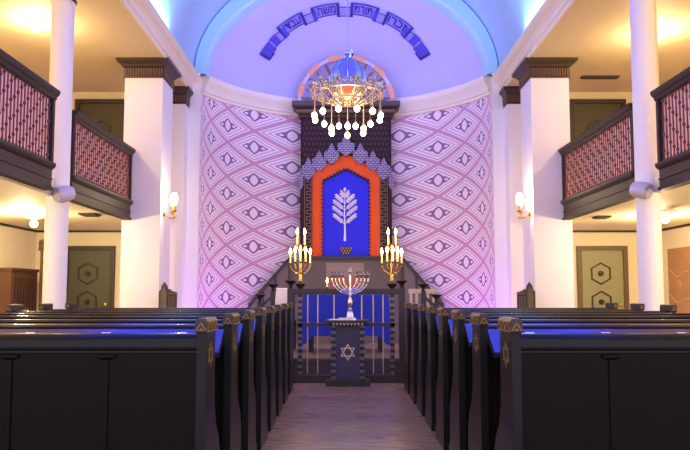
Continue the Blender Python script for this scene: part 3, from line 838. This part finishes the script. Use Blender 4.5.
mb.loft([[(p.x, p.y, .94) for p, e in P], ringz(.935, .008, 0, 0), ringz(.7, .02, .008, .02), ringz(.42, .035, .016, .1), ringz(.27, .045, .02, .17)], cap=False)
mb.bm.faces.new([v for v in mb.bm.verts][:len(P)])
o = mb.build('table_cloth', 'cloth', None, smooth=True); o.location = (-.035, 11.0, .33)
tag(o, 'royal blue cloth with drooping corners covering the reading table', 'tablecloth')
# lectern with star
lc = tag(empty('lectern', (-.015, 9.36, 0)), 'slate lectern with pale star of David and dashed edges at the aisle end', 'lectern')
MB().box(-.31, .31, -.21, .12, 0, .07).build('foot', 'bimah', lc)
MB().box(-.19, .19, -.12, .10, .07, .84).build('body', 'lectern', lc)
for s2 in (-1, 1):
    a0, a1 = sorted((s2*.17, s2*.235)); MB().box(a0, a1, -.15, .10, .07, .84).build('dashed_edge', 'dash', lc)
mb = MB(); mb.loft([rect(-.24, .24, -.16, .11, .84), rect(-.27, .27, -.19, .12, .875), rect(-.30, .30, -.21, .13, .88), rect(-.30, .30, -.21, .13, .915)]); tp = mb.build('desk_top', 'bimah', lc)
mb = MB()
for i in range(9):
    x = -.2+.4*i/8; mb.prism([(x-.02, .873), (x+.02, .873), (x, .835)], -.205, -.185, 'xz')
mb.build('dentil', 'beige', tp)
mb = MB(); star_outline(mb, 0, .465, .108, .013, -.13, -.119); mb.build('star_emblem', 'goldline', lc)
# menorah
mn = tag(empty('menorah', (.02, 9.34, .915)), 'silver nine-branched menorah standing on the star lectern', 'menorah')
mb = MB(); mb.loft([rect(-.085, .085, -.085, .085, 0), rect(-.08, .08, -.08, .08, .02), rect(-.05, .05, -.05, .05, .04), rect(-.04, .04, -.04, .04, .10), rect(-.045, .045, -.045, .045, .11), rect(-.028, .028, -.028, .028, .13)]); mb.build('base', 'silver', mn)
mb = MB(); mb.lathe([(.024, .12), (.03, .15), (.018, .17), (.03, .21), (.036, .25), (.026, .30), (.015, .33), (.03, .35), (.016, .38), (.014, .50), (.02, .62), (.012, .66)], n=16); mb.build('stem', 'silver', mn, smooth=True)
for k, R in enumerate((.10, .16, .215, .265)):
    for s2 in (-1, 1):
        zc = .60; pts = []
        for i in range(13):
            t = pi/2*i/12; pts.append((s2*R*sin(t), 0, zc-(.12+R*.42)*cos(t)))
        mb = MB(); mb.tube(pts, .011, 8)
        for i in (4, 8): mb.sphere(pts[i], .018, 6)
        ab = mb.build('branch', 'silver', mn, smooth=True)
        mb = MB(); mb.lathe([(.012, zc-.005), (.03, zc+.03), (.034, zc+.04), (.014, zc+.045), (.018, zc+.08), (.022, zc+.09)], (s2*R, 0, 0), 12); mb.build('candle_cup', 'silver', ab, smooth=True)
mb = MB(); mb.lathe([(.012, .65), (.03, .68), (.034, .69), (.016, .70), (.02, .74)], (0, 0, 0), 12); mb.build('candle_cup', 'silver', mn, smooth=True)
o = MB().box(-.1, .1, -.05, .05, 0, .03).build('prayer_book', 'paper'); o.location = (-.045, 9.215, .916); tag(o, 'thick white prayer book lying before the menorah foot', 'book')
mb = MB(); mb.prism([(-.09, 0), (.09, 0), (.09, .008), (.0, .014), (-.09, .008)], -.06, .06, 'xz'); o = mb.build('paper_booklet', 'paper'); o.location = (-.19, 9.26, .916); tag(o, 'thin open white booklet at the edge of the star lectern', 'booklet')
# lit candle seen behind the railing
cd = tag(empty('candlestick', (-.35, 11.0, 1.27)), 'short brass candlestick with one lit candle on the blue table', 'candlestick')
mb = MB(); mb.lathe([(.05, .0), (.05, .015), (.015, .03), (.015, .10), (.03, .12), (.03, .13)], n=12); mb.build('holder', 'brass', cd, smooth=True)
MB().lathe([(.016, .12), (.016, .2)], n=10).build('candle', 'candle', cd)
mb = MB(); mb.lathe([(.004, .20), (.016, .225), (.012, .25), (.002, .28)], n=10); mb.build('flame', 'flame', cd, smooth=True)

# candelabra on the railing
def candelabrum(x, lab):
    r = tag(empty('candelabrum', (x, YR, .11+1.25)), lab, 'candelabrum', 'brass candelabra on the platform railing')
    mb = MB(); mb.lathe([(.03, 0), (.075, .06), (.08, .075), (.03, .08), (.02, .10)], n=14); mb.build('base_cup', 'finial', r, smooth=True)
    mb = MB(); mb.lathe([(.02, .09), (.03, .12), (.016, .17), (.024, .24), (.013, .28), (.022, .36), (.012, .42), (.012, .60), (.02, .64), (.012, .66)], n=12)
    mb.build('stem', 'brass', r, smooth=True)
    spots = [(-.15, 0, .36), (-.075, -.06, .38), (.005, -.10, .38), (.08, -.06, .38), (.145, 0, .36), (-.05, .03, .66), (.06, .03, .66)]
    for k, (dx, dy, z) in enumerate(spots):
        zl = .22 if z < .5 else .56
        mb = MB(); pts = []
        for i in range(9):
            t = pi/2*i/8; pts.append((dx*sin(t), dy*sin(t), z-(z-zl)*cos(t)))
        mb.tube(pts, .009, 6); mb.lathe([(.008, z-.01), (.026, z+.01), (.028, z+.02), (.012, z+.022)], (dx, dy, 0), 10)
        b = mb.build('arm', 'brass', r, smooth=True)
        mb = MB(); mb.lathe([(.012, z+.02), (.012, z+.15)], (dx, dy, 0), 8); c_ = mb.build('candle', 'candle', b)
        mb = MB(); mb.lathe([(.006, z+.15), (.02, z+.18), (.016, z+.205), (.002, z+.245)], (dx, dy, 0), 8); mb.build('flame', 'flame', c_, smooth=True)
candelabrum(-.715, 'brass candelabrum with seven lit candles on the railing, brown cabinet side')
candelabrum(.645, 'brass candelabrum with seven lit candles on the railing, painted board side')

# ---------------------------------------------------------------- carved chairs by the pillars
def carved_chair(x, sg, lab):
    r = tag(empty('carved_chair', (x, 13.15, 0), sg*radians(0)), lab, 'chair', 'carved chairs by the pillars')
    gp = [(-.16, 0), (.0, 0)]
    mb = MB()
    def X(v): return sg*v
    mb.prism([(X(-.17), .4), (X(-.17), 1.33), (X(-.13), 1.36), (X(-.115), 1.44), (X(-.06), 1.52), (X(-.005), 1.44), (X(.01), 1.36), (X(.04), 1.38), (X(.09), 1.34), (X(.19), 1.31), (X(.19), .4)], 0, .05, 'xz'); bk = mb.build('backrest', 'chair', r)
    mb = MB(); mb.prism([(X(-.12), .75), (X(-.12), 1.3), (X(-.06), 1.42), (X(0), 1.3), (X(0), .75)], -.03, 0, 'xz')
    for k in range(4): mb.box(*sorted((X(.03+.038*k), X(.05+.038*k))), -.025, 0, .7, 1.24)
    for k in range(5): mb.sphere((X(.04+.034*k), -.01, 1.28), .022, 6)
    mb.build('carving', 'carving', bk, smooth=False)
    MB().box(*sorted((X(-.17), X(.19))), -.42, 0, .40, .46).build('seat', 'chair', r)
    for a in (-.15, .17):
        for y in (-.39, -.03): MB().box(X(a)-.025, X(a)+.025, y-.025, y+.025, 0, .40).build('leg', 'chair', r)
        MB().box(X(a)-.025, X(a)+.025, -.42, 0, .66, .70).build('armrest', 'chair', r)
carved_chair(-3.63, 1, 'dark carved high-backed chair against the pillar on the brown cabinet side')
carved_chair(3.63, -1, 'dark carved high-backed chair against the pillar on the painted board side')

# ---------------------------------------------------------------- sconces
def sconce(sg, lab):
    r = tag(empty('wall_sconce', (sg*3.87, 13.62, 2.95)), lab, 'wall lamp', 'brass sconces on the pillars')
    X = lambda v: -sg*v
    mb = MB(); mb.lathe([(.055, 0), (.055, X(.012)), (.035, X(.03)), (.02, X(.035))], (0, 0, 0), 14, 'x'); mb.build('back_plate', 'brass', r, smooth=True)
    for k, (dx, dy) in enumerate(((.24, -.04), (.16, .16))):
        mb = MB(); mb.tube([(0, 0, 0), (X(.08), dy*.3, -.05), (X(dx*.75), dy*.8, -.07), (X(dx), dy, -.02), (X(dx), dy, .06)], .013, 8)
        mb.lathe([(.012, .04), (.05, .06), (.055, .075), (.025, .08), (.025, .19), (.02, .2)], (X(dx), dy, 0), 12)
        mb.sphere((X(dx), dy, -.06), .028, 8)
        a = mb.build('arm', 'brass', r, smooth=True)
        mb = MB(); mb.lathe([(.03, .19), (.06, .23), (.07, .31), (.06, .39), (.045, .44)], (X(dx), dy, 0), 14); mb.build('glass_shade', 'sconceglow', a, smooth=True)
sconce(-1, 'brass wall sconce glowing on the pillar of the brown cabinet side')
sconce(1, 'brass wall sconce glowing on the pillar of the painted board side')

# ---------------------------------------------------------------- speakers on the columns
def speaker(sg, lab):
    r = tag(empty('loudspeaker', (-4.42, 10.06, 2.84) if sg < 0 else (4.38, 9.67, 2.84)), lab, 'loudspeaker', 'small speakers on the columns')
    MB().box(-.02, .02, -.02, .06, -.03, .03).build('bracket', 'speaker', r)
    mb = MB(); mb.lathe([(.06, .14), (.10, .12), (.125, .04), (.13, -.10), (.12, -.13)], (0, 0, 0), 20, 'y'); b = mb.build('housing', 'speaker', r, smooth=True)
    mb = MB(); mb.lathe([(.115, -.125), (.112, -.145), (.06, -.155), (.01, -.157)], (0, 0, 0), 20, 'y'); mb.build('grille', 'speakergrille', b, smooth=True)
    r.rotation_euler = (radians(16), 0, -sg*radians(-38))
speaker(-1, 'pale round loudspeaker on the white column, brown cabinet side')
speaker(1, 'pale round loudspeaker on the white column, painted board side')

# ---------------------------------------------------------------- ceiling lamps and vents
def ceil_lamp(x, y, z, lab):
    r = tag(empty('ceiling_lamp', (x, y, z)), lab, 'ceiling lamp')
    mb = MB(); mb.lathe([(.20, 0), (.20, -.02), (.14, -.04), (.05, -.06), (.035, -.10)], n=20); mb.build('base_plate', 'lampplate', r, smooth=True)
    mb = MB(); mb.sphere((0, 0, -.15), .075, 10); mb.build('bulb', 'lampglow', r, smooth=True)
ceil_lamp(-5.60, 11.4, ZC, 'bare bulb lamp on the balcony ceiling above the brown cabinet side')
ceil_lamp(5.80, 11.9, ZC, 'bare bulb lamp on the balcony ceiling above the painted board side')
ceil_lamp(-6.15, 12.7, Z1, 'bare bulb lamp under the balcony near the brown cabinet')
ceil_lamp(5.85, 11.9, Z1, 'bare bulb lamp under the balcony near the painted board')
def vent(x, y, z, w, d, lab):
    r = tag(empty('ceiling_vent', (x, y, z)), lab, 'vent')
    MB().box(-w/2, w/2, -d/2, d/2, -.03, 0).build('vent_frame', 'vent', r)
    mb = MB()
    for k in range(4): mb.box(-w/2+.02, w/2-.02, -d/2+d*(k+.3)/4, -d/2+d*(k+.7)/4, -.045, -.03)
    mb.build('vent_slat', 'vent', r)
vent(5.75, 14.45, ZC, .85, .15, 'long dark vent in the ceiling above the balcony door')
vent(-4.9, 12.3, Z1, .32, .32, 'small dark vent under the balcony on the brown cabinet side')
vent(5.0, 12.7, Z1, .28, .28, 'small dark vent under the balcony on the painted board side')

# ---------------------------------------------------------------- cabinet, carved stand, painted board
cb_ = tag(empty('cabinet', (-7.18, 14.0, 0)), 'brown wooden cabinet with grooved front standing under the balcony', 'cabinet')
MB().box(-.25, .24, -.55, .60, .08, 1.76).build('body', 'cab', cb_)
MB().box(-.25, .27, -.58, .63, 1.76, 1.82).build('top_board', 'cab', cb_)
MB().box(-.23, .20, -.53, .58, 0, .08).build('base', 'cabgroove', cb_)
for y0, y1 in ((-.50, .0), (.05, .55)):
    dr = MB().box(.24, .262, y0, y1, .14, 1.70).build('door', 'cab', cb_)
    mb = MB()
    for k in range(4):
        y = y0+.07+(y1-y0-.14)*k/3; mb.box(.258, .272, y-.022, y+.022, .22, 1.62)
    mb.build('groove', 'cabgroove', dr)
    mb = MB(); mb.sphere((.285, y1-.03 if y0 < 0 else y0+.03, .95), .018, 6); mb.build('knob', 'brass', dr, smooth=True)
stn = tag(empty('carved_stand', (-7.02, 15.1, 0)), 'tall carved wooden stand with leafy top behind the brown cabinet', 'stand')
MB().box(-.18, .18, -.15, .15, 0, .08).build('base', 'standwood', stn)
for x in (-.07, .07):
    mb = MB(); mb.lathe([(.03, .08), (.035, .5), (.025, 1.0), (.035, 1.5), (.028, 2.2), (.035, 2.3)], (x, 0, 0), 10); mb.build('post', 'standwood', stn, smooth=True)
mb = MB(); mb.box(-.13, .13, -.05, .05, 2.28, 2.36)
for x in (-.11, -.05, .0, .05, .11): mb.lathe([(.015, 2.34), (.04, 2.42), (.03, 2.50), (.008, 2.58-abs(x)*.4)], (x, 0, 0), 8)
mb.build('leafy_top', 'standwood', stn, smooth=True)
mb = MB()
for z in (.6, 1.1, 1.6, 2.0): mb.box(-.07, .07, -.012, .012, z-.02, z+.02)
mb.build('crossbar', 'standwood', stn)
pb = tag(empty('painted_board', (7.455, 14.1, 0)), 'terracotta painted wooden board with pale scroll motif on the wall under the balcony', 'painted board')
MB().box(-.06, 0, -.85, .85, 0, 2.30).build('board', 'panel', pb)
mb = MB()
for zc, amp, fr in ((1.78, .05, 9), (1.2, .05, 9)):
    mb.tube([(-.062, -.78+1.56*i/40, zc+amp*sin(fr*(1.56*i/40))+.08*cos(3*(1.56*i/40))) for i in range(41)], .013, 6)
for yc in (-.4, .35):
    mb.tube([(-.062, yc+.09*cos(.4*i)*(1-i/24), 1.5+.09*sin(.4*i)*(1-i/24)) for i in range(20)], .011, 6)
mb.build('scroll_motif', 'panelline', pb)

# ---------------------------------------------------------------- lights
def area(name, loc, rot, sx, sy, rgb, w, spread=180):
    l = bpy.data.lights.new(name, 'AREA'); l.shape = 'RECTANGLE'; l.size = sx; l.size_y = sy; l.color = lin(rgb); l.energy = w; l.spread = radians(spread)
    o = bpy.data.objects.new(name, l); COL.objects.link(o); o.location = loc; o.rotation_euler = rot; return o
def point(name, loc, rgb, w, r=.08):
    l = bpy.data.lights.new(name, 'POINT'); l.color = lin(rgb); l.energy = w; l.shadow_soft_size = r
    o = bpy.data.objects.new(name, l); COL.objects.link(o); o.location = loc; return o
for sg in (-1, 1):
    # LED coves lying on the crown mouldings
    area('cove_light', (sg*3.62, 10.9, ZS+.07), (0, radians(180-sg*(-25)), 0), .1, 4.2, (176, 224, 255), 110)
    area('cove_light', (sg*3.62, 5.0, ZS+.07), (0, radians(180-sg*(-25)), 0), .1, 8.0, (44, 56, 255), 420)
    point('sconce_light', (sg*3.50, 13.45, 3.34), (255, 222, 170), 34, .07)
    for y in (3.0, 7.0, 11.4 if sg < 0 else 11.9):
        point('upper_lamp_light', (sg*5.6 if sg < 0 else 5.8, y, ZC-.36), (255, 226, 174), 95, .1)
        point('lower_lamp_light', (sg*6.0, y+.6, Z1-.3), (255, 232, 184), 150, .1)
    point('candelabrum_light', (sg*.67, 9.45, 1.98), (255, 200, 110), 18, .1)
point('chandelier_light', (0, YC-.1, 3.4), (255, 228, 200), 110, .5)
# lavender area light in mid-air, aimed at the apse
area('apse_wash', (0, 14.4, ZS+.3), (radians(180-60), 0, 0), 4.5, .2, (176, 168, 255), 75)
for sg in (-1, 1):      # purple area lights low down, tilted up at the apse wall
    area('apse_uplight', (sg*2.3, 14.6, .4), (radians(118), 0, sg*radians(-30)), .8, .3, (190, 130, 255), 34)
w = bpy.data.worlds.new('open_rear_fill'); S.world = w; w.use_nodes = True  # lilac fill light added through the open rear, where no wall is built
bg = w.node_tree.nodes['Background']; bg.inputs[0].default_value = lin((232, 222, 244))+(1,); bg.inputs[1].default_value = 1.5

# ---------------------------------------------------------------- camera
cd_ = bpy.data.cameras.new('camera'); co = bpy.data.objects.new('camera', cd_); COL.objects.link(co)
cd_.sensor_width = 36; cd_.lens = 650/690*36; cd_.shift_x = SHX; cd_.shift_y = SHY; cd_.clip_start = .05
co.location = CAM_C; co.rotation_euler = (radians(90+PITCHDEG), 0, 0); S.camera = co
S.view_settings.view_transform = 'Standard'; S.view_settings.look = 'None'; S.view_settings.gamma = 1; S.view_settings.use_curve_mapping = False
S.view_settings.exposure = 0.0
